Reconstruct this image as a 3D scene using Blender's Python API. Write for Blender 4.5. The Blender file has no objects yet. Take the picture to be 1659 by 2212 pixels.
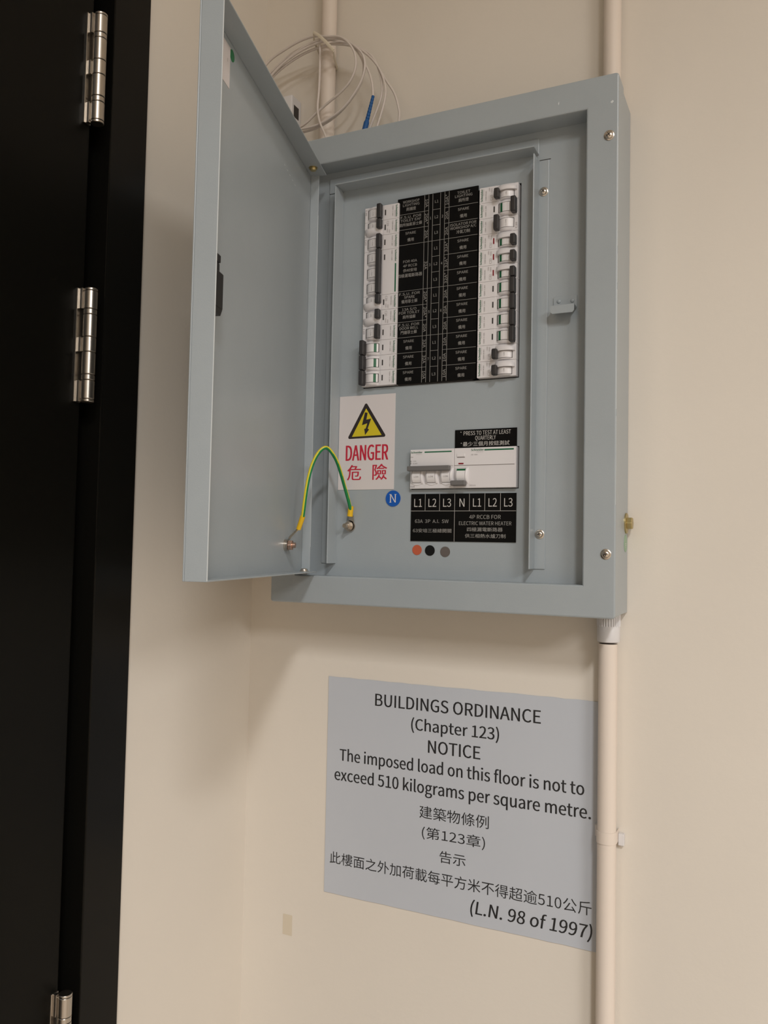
import bpy, bmesh, math, random
from mathutils import Vector, Matrix
random.seed(7)
SC = bpy.context.scene
COL = SC.collection
# ---------------------------------------------------------------- camera
W_PX = 1659.0
cam_data = bpy.data.cameras.new('camera')
cam = bpy.data.objects.new('camera', cam_data); COL.objects.link(cam)
cam_data.sensor_fit = 'HORIZONTAL'; cam_data.sensor_width = 36.0
cam_data.lens = 1797.89 / W_PX * 36.0
cam_data.clip_start = 0.02; cam_data.clip_end = 50
yaw, pitch, roll = math.radians(25.4162), math.radians(2.5918), math.radians(1.1543)
F = Vector((-math.sin(yaw)*math.cos(pitch), math.cos(yaw)*math.cos(pitch), math.sin(pitch)))
R0 = Vector((math.cos(yaw), math.sin(yaw), 0)); U0 = R0.cross(F)
Rv = R0*math.cos(roll) + U0*math.sin(roll); Uv = -R0*math.sin(roll) + U0*math.cos(roll)
m = Matrix((Rv, Uv, -F)).transposed().to_4x4(); m.translation = Vector((0.1484, -0.9417, 0.0651))
cam.matrix_world = m
SC.camera = cam
# ---------------------------------------------------------------- world, lamps, exposure
w = bpy.data.worlds.new('world'); SC.world = w; w.use_nodes = True
w.node_tree.nodes['Background'].inputs[0].default_value = (0.9, 0.85, 0.78, 1)
w.node_tree.nodes['Background'].inputs[1].default_value = 0.0
CEIL, FLOOR = 1.95, -1.35
def lamp(name, x, y, sx, sy, watts, col=(1.0, 0.985, 0.965), spread=140):
    l = bpy.data.lights.new(name, 'AREA'); l.shape = 'RECTANGLE'; l.size = sx; l.size_y = sy
    l.energy = watts; l.color = col; l.spread = math.radians(spread)
    o = bpy.data.objects.new(name, l); COL.objects.link(o); o.location = (x, y, CEIL - 0.03)
    return o
lamp('ceiling_lamp', 1.25, -2.55, 0.25, 0.7, 82)
lamp('ceiling_lamp', 3.80, -3.50, 1.8, 1.2, 186, spread=178)
SC.view_settings.view_transform = 'Standard'; SC.view_settings.look = 'None'
SC.view_settings.gamma = 1.0; SC.view_settings.use_curve_mapping = False
SC.view_settings.exposure = 0.0
try:
    SC.cycles.use_denoising = True; SC.cycles.max_bounces = 8; SC.cycles.diffuse_bounces = 5
except Exception: pass
# ---------------------------------------------------------------- materials
MATS = {}
def mat(name, col, rough=0.5, metal=0.0, bump=None, mottle=None, coat=0.0, spec=0.5):
    if name in MATS: return MATS[name]
    m = bpy.data.materials.new(name); m.use_nodes = True
    nt = m.node_tree; b = nt.nodes['Principled BSDF']
    b.inputs['Base Color'].default_value = (*col, 1); b.inputs['Roughness'].default_value = rough
    b.inputs['Metallic'].default_value = metal; b.inputs['Specular IOR Level'].default_value = spec
    if coat: b.inputs['Coat Weight'].default_value = coat; b.inputs['Coat Roughness'].default_value = 0.15
    tc = None
    if bump or mottle:
        tc = nt.nodes.new('ShaderNodeTexCoord')
    if bump:
        n = nt.nodes.new('ShaderNodeTexNoise'); n.inputs['Scale'].default_value = bump[0]; n.inputs['Detail'].default_value = 3
        bp = nt.nodes.new('ShaderNodeBump'); bp.inputs['Strength'].default_value = bump[1]; bp.inputs['Distance'].default_value = bump[2]
        nt.links.new(tc.outputs['Object'], n.inputs['Vector']); nt.links.new(n.outputs['Fac'], bp.inputs['Height'])
        nt.links.new(bp.outputs['Normal'], b.inputs['Normal'])
    if mottle:
        n = nt.nodes.new('ShaderNodeTexNoise'); n.inputs['Scale'].default_value = mottle[0]; n.inputs['Detail'].default_value = 4
        r = nt.nodes.new('ShaderNodeValToRGB')
        r.color_ramp.elements[0].position = 0.3; r.color_ramp.elements[1].position = 0.7
        a = mottle[1]
        r.color_ramp.elements[0].color = (*[c*(1-a) for c in col], 1); r.color_ramp.elements[1].color = (*[min(1, c*(1+a)) for c in col], 1)
        nt.links.new(tc.outputs['Object'], n.inputs['Vector']); nt.links.new(n.outputs['Fac'], r.inputs['Fac'])
        nt.links.new(r.outputs['Color'], b.inputs['Base Color'])
    MATS[name] = m
    return m
WALL = mat('cream_wall_paint', (0.70, 0.652, 0.585), 0.75, bump=(160, 0.25, 0.0006), mottle=(3, 0.03), spec=0.3)
CEILM = mat('ceiling_paint', (0.62, 0.58, 0.50), 0.9)
FLOORM = mat('floor_tile', (0.40, 0.34, 0.28), 0.5, mottle=(6, 0.08))
STEEL = mat('grey_powder_coat', (0.338, 0.378, 0.405), 0.33, bump=(900, 0.22, 0.0003), mottle=(14, 0.025), spec=0.5)
EDGE = mat('worn_coat_and_highlight', (0.62, 0.66, 0.68), 0.4)  # bare chips and scratches, also edge highlights put into the colour
BLACKDOOR = mat('black_laminate', (0.0045, 0.0042, 0.0032), 0.36, bump=(700, 0.06, 0.0002), spec=0.11)
BLACKFRAME = mat('black_frame_paint', (0.005, 0.0047, 0.0038), 0.24, spec=0.16)
INOX = mat('satin_steel', (0.50, 0.46, 0.41), 0.30, 1.0, bump=(500, 0.05, 0.0001))
SCREWM = mat('nickel_screw', (0.60, 0.54, 0.47), 0.28, 1.0)
BRASS = mat('brass_bolt', (0.52, 0.43, 0.22), 0.38, 1.0)
COPPERY = mat('copper_tinted_nut', (0.62, 0.42, 0.33), 0.35, 1.0)
WHITEP = mat('white_breaker_plastic', (0.70, 0.68, 0.695), 0.42, spec=0.4)
WHITEL = mat('white_breaker_label', (0.715, 0.695, 0.71), 0.5, spec=0.35)
ROCKER = mat('white_rocker_plastic', (0.765, 0.745, 0.755), 0.3)
SLOT = mat('dark_slot_and_shade', (0.035, 0.03, 0.028), 0.6)  # dark slots and windows, also painted shade of gaps and cavity
HANDLE = mat('charcoal_toggle', (0.026, 0.024, 0.025), 0.38)
HANDLEG = mat('grey_toggle', (0.14, 0.135, 0.135), 0.42)
GREEN = mat('green_band', (0.0, 0.105, 0.035), 0.4)
REDW = mat('red_window', (0.22, 0.01, 0.02), 0.3)
BRANDG = mat('green_print', (0.004, 0.12, 0.05), 0.6)
GREYPR = mat('grey_print', (0.20, 0.18, 0.18), 0.6)
PALEPR = mat('pale_grey_print', (0.36, 0.33, 0.33), 0.6)
ENGRAVE = mat('black_engraving_laminate', (0.0030, 0.0028, 0.0026), 0.45, spec=0.12)
ENGTXT = mat('engraved_white', (0.30, 0.29, 0.275), 0.6)
ENGTXT2 = mat('engraved_bright_white', (0.52, 0.50, 0.48), 0.6)
PAPER = mat('white_sticker', (0.655, 0.615, 0.615), 0.5)
YEL = mat('yellow_print', (0.62, 0.50, 0.015), 0.5)
BLKP = mat('black_print', (0.018, 0.012, 0.012), 0.5)
REDP = mat('red_print', (0.50, 0.012, 0.04), 0.5)
BLUEP = mat('blue_print', (0.0, 0.085, 0.42), 0.45)
BLUEC = mat('blue_connector', (0.0, 0.075, 0.26), 0.5)
DOTO = mat('orange_dot_paper', (0.48, 0.10, 0.045), 0.5)
DOTK = mat('black_dot_paper', (0.006, 0.006, 0.006), 0.5, spec=0.2)
DOTG = mat('grey_dot_paper', (0.115, 0.098, 0.09), 0.5)
SIGNM = mat('pale_blue_sign_board', (0.50, 0.532, 0.588), 0.5, mottle=(8, 0.012))
SIGNT = mat('sign_black_lettering', (0.012, 0.012, 0.014), 0.5)
PIPEM = mat('painted_conduit', (0.72, 0.64, 0.57), 0.5, spec=0.4)
PVCW = mat('white_pvc', (0.66, 0.65, 0.66), 0.4)
CABLEM = mat('white_cable_jacket', (0.64, 0.58, 0.54), 0.45)
TIEM = mat('cable_tie_nylon', (0.62, 0.56, 0.45), 0.4)
WYEL = mat('wire_yellow', (0.72, 0.60, 0.03), 0.35)
WGRN = mat('wire_green', (0.0, 0.20, 0.05), 0.35)
FERR = mat('yellow_ferrule', (0.75, 0.46, 0.01), 0.35)
GREENST = mat('green_sticker', (0.02, 0.16, 0.06), 0.5)
GREENST2 = mat('pale_green_sticker', (0.26, 0.40, 0.27), 0.5)
TAPE = mat('yellowed_tape', (0.62, 0.55, 0.44), 0.35)
LOCKM = mat('black_lock_plastic', (0.012, 0.011, 0.010), 0.4)
# ---------------------------------------------------------------- helpers
def mesh_obj(name, bm, material, parent=None, smooth=False, bevel=0.0, seg=2, angle=35):
    me = bpy.data.meshes.new(name); bmesh.ops.recalc_face_normals(bm, faces=bm.faces); bm.to_mesh(me); bm.free()
    for mm in (material if isinstance(material, (list, tuple)) else [material]): me.materials.append(mm)
    o = bpy.data.objects.new(name, me); COL.objects.link(o)
    if parent: o.parent = parent
    if bevel:
        b = o.modifiers.new('bevel', 'BEVEL'); b.width = bevel; b.segments = seg; b.limit_method = 'ANGLE'; b.angle_limit = math.radians(30)
    if smooth:
        me.polygons.foreach_set('use_smooth', [True]*len(me.polygons))
        try: me.set_sharp_from_angle(angle=math.radians(angle))
        except Exception: pass
    return o
def empty(name, loc=(0, 0, 0), rot=None, parent=None):
    o = bpy.data.objects.new(name, None); COL.objects.link(o); o.location = loc; o.empty_display_size = 0.02
    if rot: o.rotation_euler = rot
    if parent: o.parent = parent
    return o
def tag(o, label, cat, group=None, kind=None):
    o['label'] = label; o['category'] = cat
    if group: o['group'] = group
    if kind: o['kind'] = kind
    return o
def struct(o): o['kind'] = 'structure'; return o
def box(bm, x0, x1, y0, y1, z0, z1):
    v = [bm.verts.new((x, y, z)) for x in (x0, x1) for y in (y0, y1) for z in (z0, z1)]
    for f in ((0, 1, 3, 2), (4, 6, 7, 5), (0, 4, 5, 1), (2, 3, 7, 6), (0, 2, 6, 4), (1, 5, 7, 3)): bm.faces.new([v[i] for i in f])
    return v
def BM(): return bmesh.new()
def boxes(*bs):
    bm = BM()
    for b in bs: box(bm, *b)
    return bm
def lathe(bm, origin, axis, prof, n=24, cap=True):
    """prof: list of (radius, distance along axis)"""
    ax = Vector(axis).normalized(); t = Vector((0, 0, 1)) if abs(ax.z) < 0.9 else Vector((1, 0, 0))
    u = ax.cross(t).normalized(); v = ax.cross(u); o = Vector(origin); rings = []
    for r, h in prof:
        rings.append([bm.verts.new(o + ax*h + (u*math.cos(2*math.pi*k/n) + v*math.sin(2*math.pi*k/n))*r) for k in range(n)])
    for a, b in zip(rings, rings[1:]):
        for k in range(n): bm.faces.new((a[k], a[(k+1) % n], b[(k+1) % n], b[k]))
    if cap:
        bm.faces.new(rings[0][::-1]); bm.faces.new(rings[-1])
def cyl(bm, origin, axis, r, h, n=24): lathe(bm, origin, axis, [(r, 0), (r, h)], n)
def prism(bm, pts, mapf, d0, d1):
    """extrude 2-D outline: mapf(a,b,d)->xyz"""
    A = [bm.verts.new(mapf(a, b, d0)) for a, b in pts]; B = [bm.verts.new(mapf(a, b, d1)) for a, b in pts]
    n = len(pts); bm.faces.new(A[::-1]); bm.faces.new(B)
    for k in range(n): bm.faces.new((A[k], A[(k+1) % n], B[(k+1) % n], B[k]))
def catmull(P, sub=8):
    P = [Vector(p) for p in P]; out = []
    for i in range(len(P)-1):
        p0 = P[i-1] if i > 0 else P[0]*2-P[1]; p1, p2 = P[i], P[i+1]; p3 = P[i+2] if i+2 < len(P) else P[-1]*2-P[-2]
        for s in range(sub):
            t = s/sub
            out.append(0.5*((2*p1)+(p2-p0)*t+(2*p0-5*p1+4*p2-p3)*t*t+(-p0+3*p1-3*p2+p3)*t**3))
    out.append(P[-1]); return out
def tube(bm, pts, r, n=10, ref=None, matf=None, sx=1.0):
    rings = []; last = None
    for i, p in enumerate(pts):
        t = (pts[min(i+1, len(pts)-1)] - pts[max(i-1, 0)]).normalized()
        u = (ref or Vector((0, 1, 0))); u = (u - t*u.dot(t))
        if u.length < 1e-4: u = Vector((1, 0, 0)) - t*t.x
        u.normalize()
        if last is not None and ref is None and u.dot(last) < 0: u = -u
        last = u; v = t.cross(u); rr = r(i/(len(pts)-1)) if callable(r) else r
        rings.append([bm.verts.new(p + (u*math.cos(2*math.pi*k/n)*sx + v*math.sin(2*math.pi*k/n))*rr) for k in range(n)])
    for a, b in zip(rings, rings[1:]):
        for k in range(n):
            f = bm.faces.new((a[k], a[(k+1) % n], b[(k+1) % n], b[k]))
            if matf: f.material_index = matf(k)
    bm.faces.new(rings[0][::-1]); bm.faces.new(rings[-1])
# ---------------------------------------------------------------- lettering
_tc = {}
FONT = None
try: FONT = bpy.data.fonts.load(bpy.utils.resource_path('LOCAL') + '/datafiles/fonts/Noto Sans CJK Regular.woff2')
except Exception: pass
_tcur = bpy.data.curves.new('t', 'FONT'); _tcur.size = 1.0; _tcur.resolution_u = 3; _tcur.fill_mode = 'FRONT'
DEFFONT = _tcur.font
_tob = bpy.data.objects.new('t', _tcur)
def glyphs(body):
    if body in _tc: return _tc[body]
    if all(ord(ch) > 0x2e80 for ch in body): _tcur.font = DEFFONT
    elif FONT: _tcur.font = FONT
    _tcur.body = body
    me = _tob.to_mesh()
    V = [(v.co.x, v.co.y) for v in me.vertices]; Fc = [tuple(p.vertices) for p in me.polygons]
    _tob.to_mesh_clear()
    _tc[body] = (V, Fc); return _tc[body]
def _cap():
    V, _ = glyphs('H'); return max(v[1] for v in V)
CAP = _cap()
class Print:
    """collects flat print on a plane; mapf(a,b) -> xyz"""
    def __init__(s, mapf): s.m = mapf; s.V = []; s.F = []
    def text(s, body, x0, x1, z0, z1, mode='cap', turn=0, shear=0.0, bold=0.0):
        """fits the text between x0..x1 and z0..z1 of its own reading frame; turn (cx,cz,deg) is applied by the caller's frame"""
        if bold and x1 is not None:
            s.text(body, x0, x1-bold, z0, z1, mode, turn, shear); n0 = len(s.V); s.text(body, x0+bold, x1, z0, z1, mode, turn, shear)
            s.V[n0:] = [(v[0], v[1]-0.00006, v[2]) for v in s.V[n0:]]; return s
        V, Fc = glyphs(body)
        if not V: return s
        a0 = min(v[0] for v in V); a1 = max(v[0] for v in V)
        if mode == 'cap': b0, b1 = 0.0, CAP
        else: b0 = min(v[1] for v in V); b1 = max(v[1] for v in V)
        sz = (z1-z0)/(b1-b0)
        if x1 is None:   # x0 = centre, natural width times 0.86
            hw = (a1-a0)*sz*0.86/2; xa, xb = x0-hw, x0+hw
        else: xa, xb = x0, x1
        sx = (xb-xa)/(a1-a0); n = len(s.V)
        for a, b in V:
            X = xa+(a-a0)*sx; Z = z0+(b-b0)*sz
            if shear: X += shear*(Z-(z0+z1)/2)
            if turn:
                cx, cz, dg = turn; c, q = math.cos(math.radians(dg)), math.sin(math.radians(dg))
                X, Z = cx + X*c - Z*q, cz + X*q + Z*c
            s.V.append(s.m(X, Z))
        s.F += [tuple(i+n for i in f) for f in Fc]; return s
    def rect(s, x0, x1, z0, z1):
        n = len(s.V); s.V += [s.m(x0, z0), s.m(x1, z0), s.m(x1, z1), s.m(x0, z1)]; s.F.append((n, n+1, n+2, n+3)); return s
    def poly(s, pts):
        n = len(s.V); s.V += [s.m(a, b) for a, b in pts]; s.F.append(tuple(range(n, n+len(pts)))); return s
    def build(s, name, material, parent):
        me = bpy.data.meshes.new(name); me.from_pydata(s.V, [], s.F); me.materials.append(material); me.update()
        o = bpy.data.objects.new(name, me); COL.objects.link(o); o.parent = parent; return o
def front(y): return lambda a, b: (a, y, b)
# ================================================================ ROOM
X0 = -0.4941       # left wall plane
XR, YF = 6.4, -7.5
struct(mesh_obj('floor', boxes((X0-0.3, XR+0.1, YF-0.1, 0.1, FLOOR-0.1, FLOOR)), FLOORM))
struct(mesh_obj('ceiling', boxes((X0-0.3, XR+0.1, YF-0.1, 0.1, CEIL, CEIL+0.1)), CEILM))
struct(mesh_obj('wall_back', boxes((X0, XR+0.1, 0, 0.1, FLOOR, CEIL)), WALL))
DZ = 0.79
struct(mesh_obj('wall_left', boxes((X0-0.12, X0, -0.268, 0.1, FLOOR, CEIL), (X0-0.12, X0, -1.36, -0.268, DZ+0.03, CEIL), (X0-0.12, X0, YF-0.1, -1.36, FLOOR, CEIL)), WALL))
struct(mesh_obj('wall_right', boxes((XR, XR+0.1, YF-0.1, 0, FLOOR, CEIL)), WALL))
struct(mesh_obj('wall_front', boxes((X0, XR, YF-0.1, YF, FLOOR, CEIL)), WALL))
# black door frame: stepped jamb section, swept as three boxes each
fx = X0+0.006
fr = struct(mesh_obj('trim_1', boxes(
    (X0-0.11, fx, -0.2925, -0.2378, FLOOR, DZ+0.055), (X0-0.11, X0-0.03, -0.3085, -0.2925, FLOOR, DZ),
    (X0-0.11, fx, -1.385, -1.33, FLOOR, DZ+0.055), (X0-0.11, fx, -1.33, -0.2925, DZ, DZ+0.055)), BLACKFRAME, bevel=0.0012, seg=2))
door1 = struct(mesh_obj('door_1', boxes((X0-0.045, X0-0.005, -1.322, -0.3105, FLOOR+0.006, DZ-0.004)), BLACKDOOR, bevel=0.0015, seg=2))
segs = [(0, .02, 'k'), (.024, .182, 'k'), (.187, .23, 'r'), (.235, .428, 'k'), (.433, .561, 'k'), (.566, .758, 'k'), (.763, .808, 'r'), (.813, .974, 'k'), (.978, 1, 'k')]
def hinge(z0, z1):
    L = z1-z0; hy, hxx, r = -0.3122, X0+0.0062, 0.0067
    bm = BM(); box(bm, X0-0.0052, X0-0.0030, -0.3212, -0.3120, z0, z1)     # leaf plate on the door face
    h = mesh_obj('hinge', bm, INOX, door1, bevel=0.0004)
    for a, b in ((0, .182), (.433, .561), (.813, 1)):                      # tongues that run into the knuckles
        mesh_obj('hinge_tongue', boxes((X0-0.0031, X0+0.0015, -0.3194, -0.3150, z1-b*L, z1-a*L)), INOX, h, bevel=0.0004)
    for a, b, k in segs:
        bm = BM(); rr = r if k == 'k' else r*0.985
        lathe(bm, (hxx, hy, z1-b*L), (0, 0, 1), [(rr*0.94, 0), (rr, 0.0005), (rr, (b-a)*L-0.0005), (rr*0.94, (b-a)*L)], 28)
        mesh_obj('knuckle' if k == 'k' else 'bearing_ring', bm, INOX, h, smooth=True)
    bm = BM(); cyl(bm, (hxx, hy, z0+0.001), (0, 0, 1), r*0.8, L-0.002, 16)
    mesh_obj('hinge_pin', bm, SLOT, h, smooth=True)
hinge(0.4985, 0.6150); hinge(0.2090, 0.3258); hinge(-0.495, -0.378)
# ================================================================ DISTRIBUTION BOARD
ZT, XL, D = 0.5625, -0.4081, 0.0860
YP = -0.0594
board = tag(empty('distribution_board', (0, 0, 0)), 'grey steel distribution board mounted on cream wall with its door open', 'electrical panel')
# body (five sheet sides behind the cover)
t = 0.0015; bx0, bx1, bz0, bz1 = XL+0.002, -0.002, 0.002, ZT-0.002
HZ = (-0.0196, -0.016)     # conduit entry
mesh_obj('enclosure_body', boxes((bx0, bx1, -0.0025, -0.0008, bz0, bz1), (bx0, bx0+t, -0.079, -0.0025, bz0, bz1), (bx1-t, bx1, -0.079, -0.0025, bz0, bz1),
    (bx0+t, bx1-t, -0.079, -0.0025, bz0, bz0+t), (bx0+t, bx1-t, -0.079, -0.0025, bz1-t, bz1)), STEEL, board)
# cover: folded section swept round the rectangle
fw = 0.0330; b = 0.0016
prof = [(0, -0.0578), (0, -D+b), (b*0.3, -D+b*0.3), (b, -D), (fw-b, -D), (fw-b*0.3, -D+b*0.3), (fw, -D+b), (fw, YP), (fw-t, YP), (fw-t, -D+t+b*0.4), (t, -D+t+b*0.4), (t, -0.0578)]
def sweep(prof, x0, x1, z0, z1, rad=0.0034, seg=4):
    """section swept round a rectangle whose outer corners are rounded"""
    bm = BM(); rings = []
    for sx, sz, a0 in ((0, 0, 180), (1, 0, 270), (1, 1, 0), (0, 1, 90)):
        for k in range(seg+1):
            a = math.radians(a0+90*k/seg); ring = []
            for i, y in prof:
                r = max(rad-i, 0.00004)
                cx = (x0+i+r) if sx == 0 else (x1-i-r); cz = (z0+i+r) if sz == 0 else (z1-i-r)
                ring.append(bm.verts.new((cx+r*math.cos(a), y, cz+r*math.sin(a))))
            rings.append(ring)
    n = len(prof); m_ = len(rings)
    for k in range(m_):
        A, B = rings[k], rings[(k+1) % m_]
        for i in range(n): bm.faces.new((A[i], A[(i+1) % n], B[(i+1) % n], B[i]))
    return bm
mesh_obj('front_cover', sweep(prof, XL, 0.0, 0.0, ZT), STEEL, board)
# inner plate with the two cut-outs
def holed_plate(name, xs, zs, holes, y0, y1, material, parent):
    bm = BM(); g = {}
    def v(i, j, y):
        k = (i, j, y)
        if k not in g: g[k] = bm.verts.new((xs[i], y, zs[j]))
        return g[k]
    solid = {(i, j) for i in range(len(xs)-1) for j in range(len(zs)-1) if (i, j) not in holes}
    for i, j in solid:
        bm.faces.new((v(i, j, y0), v(i+1, j, y0), v(i+1, j+1, y0), v(i, j+1, y0)))
        bm.faces.new((v(i, j, y1), v(i, j+1, y1), v(i+1, j+1, y1), v(i+1, j, y1)))
        for (di, dj, a, c) in ((0, -1, (0, 0), (1, 0)), (1, 0, (1, 0), (1, 1)), (0, 1, (1, 1), (0, 1)), (-1, 0, (0, 1), (0, 0))):
            if (i+di, j+dj) not in solid:
                bm.faces.new((v(i+a[0], j+a[1], y0), v(i+a[0], j+a[1], y1), v(i+c[0], j+c[1], y1), v(i+c[0], j+c[1], y0)))
    return mesh_obj(name, bm, material, parent)
MX0, MX1, MZ0, MZ1 = -0.3018, -0.1104, 0.2572, 0.4755
SX0, SX1, SZ0, SZ1 = -0.2365, -0.1085, 0.1350, 0.1815
holed_plate('mounting_plate', [XL+0.012, MX0, SX0, MX1+0.0006, SX1, -0.012], [0.012, SZ0, SZ1, MZ0, MZ1, ZT-0.012],
    {(1, 3), (2, 3), (2, 1), (3, 1)}, YP, YP+0.0015, STEEL, board)
mesh_obj('cavity_shade', boxes((MX0-0.02, MX1+0.02, -0.036, -0.034, SZ0-0.02, MZ1+0.02)), SLOT, board)  # dark sheet paints in the shade inside the enclosure
# folded angle strips around the breakers
ah = 0.0215; at = 0.0014
def angle_strip(bxs):
    o = mesh_obj('angle_strip', boxes(*bxs), STEEL, board, bevel=0.0006, seg=2); return o
angle_strip([(-0.3535, -0.3338, YP-at, YP, 0.0475, 0.5020), (-0.3350, -0.3336, YP-ah, YP-at, 0.0475, 0.5020)])
angle_strip([(-0.0910, -0.0785, YP-at, YP, 0.0475, 0.4960), (-0.0910, -0.0896, YP-ah, YP-at, 0.0475, 0.4960)])
angle_strip([(-0.3535, -0.0900, YP-at, YP, 0.5030, 0.5215), (-0.3350, -0.0900, YP-ah, YP-at, 0.5030, 0.5044)])
mesh_obj('slit', boxes((-0.0895, -0.0770, YP-0.0002, YP, 0.4964, 0.4972)), SLOT, board)
# latch catch with two rivets
yl = -0.0725
lc = mesh_obj('latch_catch', boxes((-0.0722, -0.0468, YP-0.0012, YP, 0.3290, 0.3415), (-0.0722, -0.0468, yl, YP-0.0012, 0.3277, 0.3290)), STEEL, board, bevel=0.0003)
bm = BM(); prism(bm, [(-0.0722, 0.3289), (-0.0468, 0.3289), (-0.0468, 0.3222), (-0.0486, 0.3200), (-0.0700, 0.3200), (-0.0722, 0.3222)], lambda a, b_, d: (a, d, b_), yl-0.0013, yl)
mesh_obj('catch_lip', bm, STEEL, lc)
for rx, rz in ((-0.0662, 0.3367), (-0.0516, 0.3361)):
    bm = BM(); lathe(bm, (rx, YP-0.0011, rz), (0, -1, 0), [(0.0024, 0), (0.0022, 0.0005), (0.0014, 0.0010), (0.0004, 0.0012)], 16); mesh_obj('rivet', bm, STEEL, lc, smooth=True, angle=60)
def screw(x, y, z, r, parent, material=SCREWM, ang=20, washer=True, axis=(0, -1, 0)):
    bm = BM()
    if washer: lathe(bm, (x, y, z), axis, [(r*1.12, 0), (r*1.12, r*0.12), (r*1.0, r*0.2)], 24)
    lathe(bm, (x, y, z), axis, [(r*0.86, r*0.1), (r*0.86, r*0.28), (r*0.74, r*0.5), (r*0.5, r*0.64), (r*0.2, r*0.7)], 24)
    s = mesh_obj('screw', bm, material, parent, smooth=True, angle=40)
    bm = BM()
    ax = Vector(axis); tt = Vector((0, 0, 1)) if abs(ax.z) < 0.9 else Vector((1, 0, 0)); u = ax.cross(tt).normalized(); v = ax.cross(u)
    c, q = math.cos(math.radians(ang)), math.sin(math.radians(ang)); o = Vector((x, y, z)) + ax*(r*0.52)
    for d, e in ((u*c+v*q, v*c-u*q), (v*c-u*q, -(u*c+v*q))):
        vs = []
        for hh in (0, r*0.2):
            for a, b2 in ((-.45, -.09), (.45, -.09), (.45, .09), (-.45, .09)): vs.append(bm.verts.new(o + ax*hh + d*(a*r) + e*(b2*r)))
        bm.faces.new(vs[:4][::-1]); bm.faces.new(vs[4:])
        for k in range(4): bm.faces.new((vs[k], vs[(k+1) % 4], vs[4+(k+1) % 4], vs[4+k]))
    mesh_obj('screw_slot', bm, SLOT, s); return s
screw(-0.0095, -D, 0.4970, 0.0048, board, ang=30); screw(-0.0095, -D, 0.0650, 0.0048, board, ang=10)
screw(XL+0.0095, -D, 0.4970, 0.0048, board); screw(XL+0.0095, -D, 0.0650, 0.0048, board)
screw(-0.0843, YP-at, 0.4605, 0.0045, board, ang=35); screw(-0.0843, YP-at, 0.0850, 0.0045, board, ang=15)
# earthing stud on plate
stx, stz = -0.3145, 0.0925
bm = BM(); cyl(bm, (stx, YP, stz), (0, -1, 0), 0.0026, 0.0165, 16); st = mesh_obj('earth_stud', bm, SCREWM, board, smooth=True)
bm = BM(); cyl(bm, (stx, YP, stz), (0, -1, 0), 0.0062, 0.0014, 24); lathe(bm, (stx, YP-0.0048, stz), (0, -1, 0), [(0.0056, 0), (0.0056, 0.0012)], 24); mesh_obj('washer', bm, SCREWM, st, smooth=True)
bm = BM(); cyl(bm, (stx, YP-0.006, stz), (0, -1, 0), 0.0046, 0.0038, 6); mesh_obj('nut', bm, SCREWM, st, bevel=0.0003)
# earth bolt on the side
byc, bzc = -0.0128, 0.0990
bm = BM(); lathe(bm, (-0.0022, byc, bzc), (1, 0, 0), [(0.0112, 0), (0.0112, 0.0016), (0.0106, 0.0019)], 28); eb = mesh_obj('earth_bolt', bm, BRASS, board, smooth=True)
bm = BM(); lathe(bm, (-0.0004, byc, bzc), (1, 0, 0), [(0.0070, 0), (0.0070, 0.0052), (0.0062, 0.0058)], 6); mesh_obj('bolt_head', bm, BRASS, eb, bevel=0.0003)
# paint chips on cover
for cx, cz, s1, s2 in ((-0.0625, 0.5420, 0.0006, 0.0038), (-0.0068, 0.5320, 0.0018, 0.0030)):
    bm = BM(); prism(bm, [(cx-s1, cz), (cx, cz-s2*0.5), (cx+s1, cz+s2*0.1), (cx+s1*0.3, cz+s2*0.6)], lambda a, b_, d: (a, d, b_), -D-0.0001, -D+0.0004); mesh_obj('paint_chip', bm, EDGE, board)
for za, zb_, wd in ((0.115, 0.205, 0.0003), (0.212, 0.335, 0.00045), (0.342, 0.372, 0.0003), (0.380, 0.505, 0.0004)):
    mesh_obj('worn_edge_highlight', boxes((-0.0003-wd, -0.0003, -D+0.0003-0.00002, -D+0.0008, za, zb_)), EDGE, board)  # pale strips: edge wear together with a painted-in highlight
# --- door of the board, open about 75 degrees
TH = -1.3082; DW, DT, DZB, DZT, DT2 = 0.3384, 0.0210, 0.0365, 0.5189, 0.0119
bd = empty('panel_door', (-0.3683, -0.0838, 0), (0, 0, TH), board)
def inpart(name, bm, material, par, **k):
    return mesh_obj(name, bm, material, par, **k)
bm = boxes((0, DW, 0, t, DZB, DZT), (0, t, t, DT2, DZB, DZT), (DW-t, DW, t, DT, DZB, DZT), (t, DW-t, t, DT, DZB, DZB+t), (t, DW-t, t, DT, DZT-t, DZT))
dleaf = inpart('door_leaf', bm, STEEL, bd, bevel=0.0005)
# flange-lip highlights painted in as pale, worn arrises
inpart('worn_edge_highlight', boxes((DW-0.0006, DW+0.00005, DT-0.0005, DT+0.00005, DZB+0.001, DZT-0.001)), EDGE, bd)
inpart('worn_edge_highlight', boxes((t*0.2, t*0.8, DT2-0.0003, DT2+0.00005, DZB+0.03, DZT-0.05)), EDGE, bd)
# pivot screws
s = BM(); lathe(s, (0.021, 0.0105, DZB+t), (0, 0, 1), [(0.0052, 0), (0.0052, 0.0008), (0.0042, 0.0009), (0.0042, 0.0018), (0.0034, 0.0030), (0.0012, 0.0036)], 20); inpart('pivot_screw', s, SCREWM, bd, smooth=True)
s = BM(); lathe(s, (0.024, 0.0105, DZT-t), (0, 0, -1), [(0.0052, 0), (0.0052, 0.0008), (0.0042, 0.0009), (0.0042, 0.0020), (0.0034, 0.0034), (0.0012, 0.0040)], 20); inpart('pivot_screw', s, BRASS, bd, smooth=True)
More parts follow.
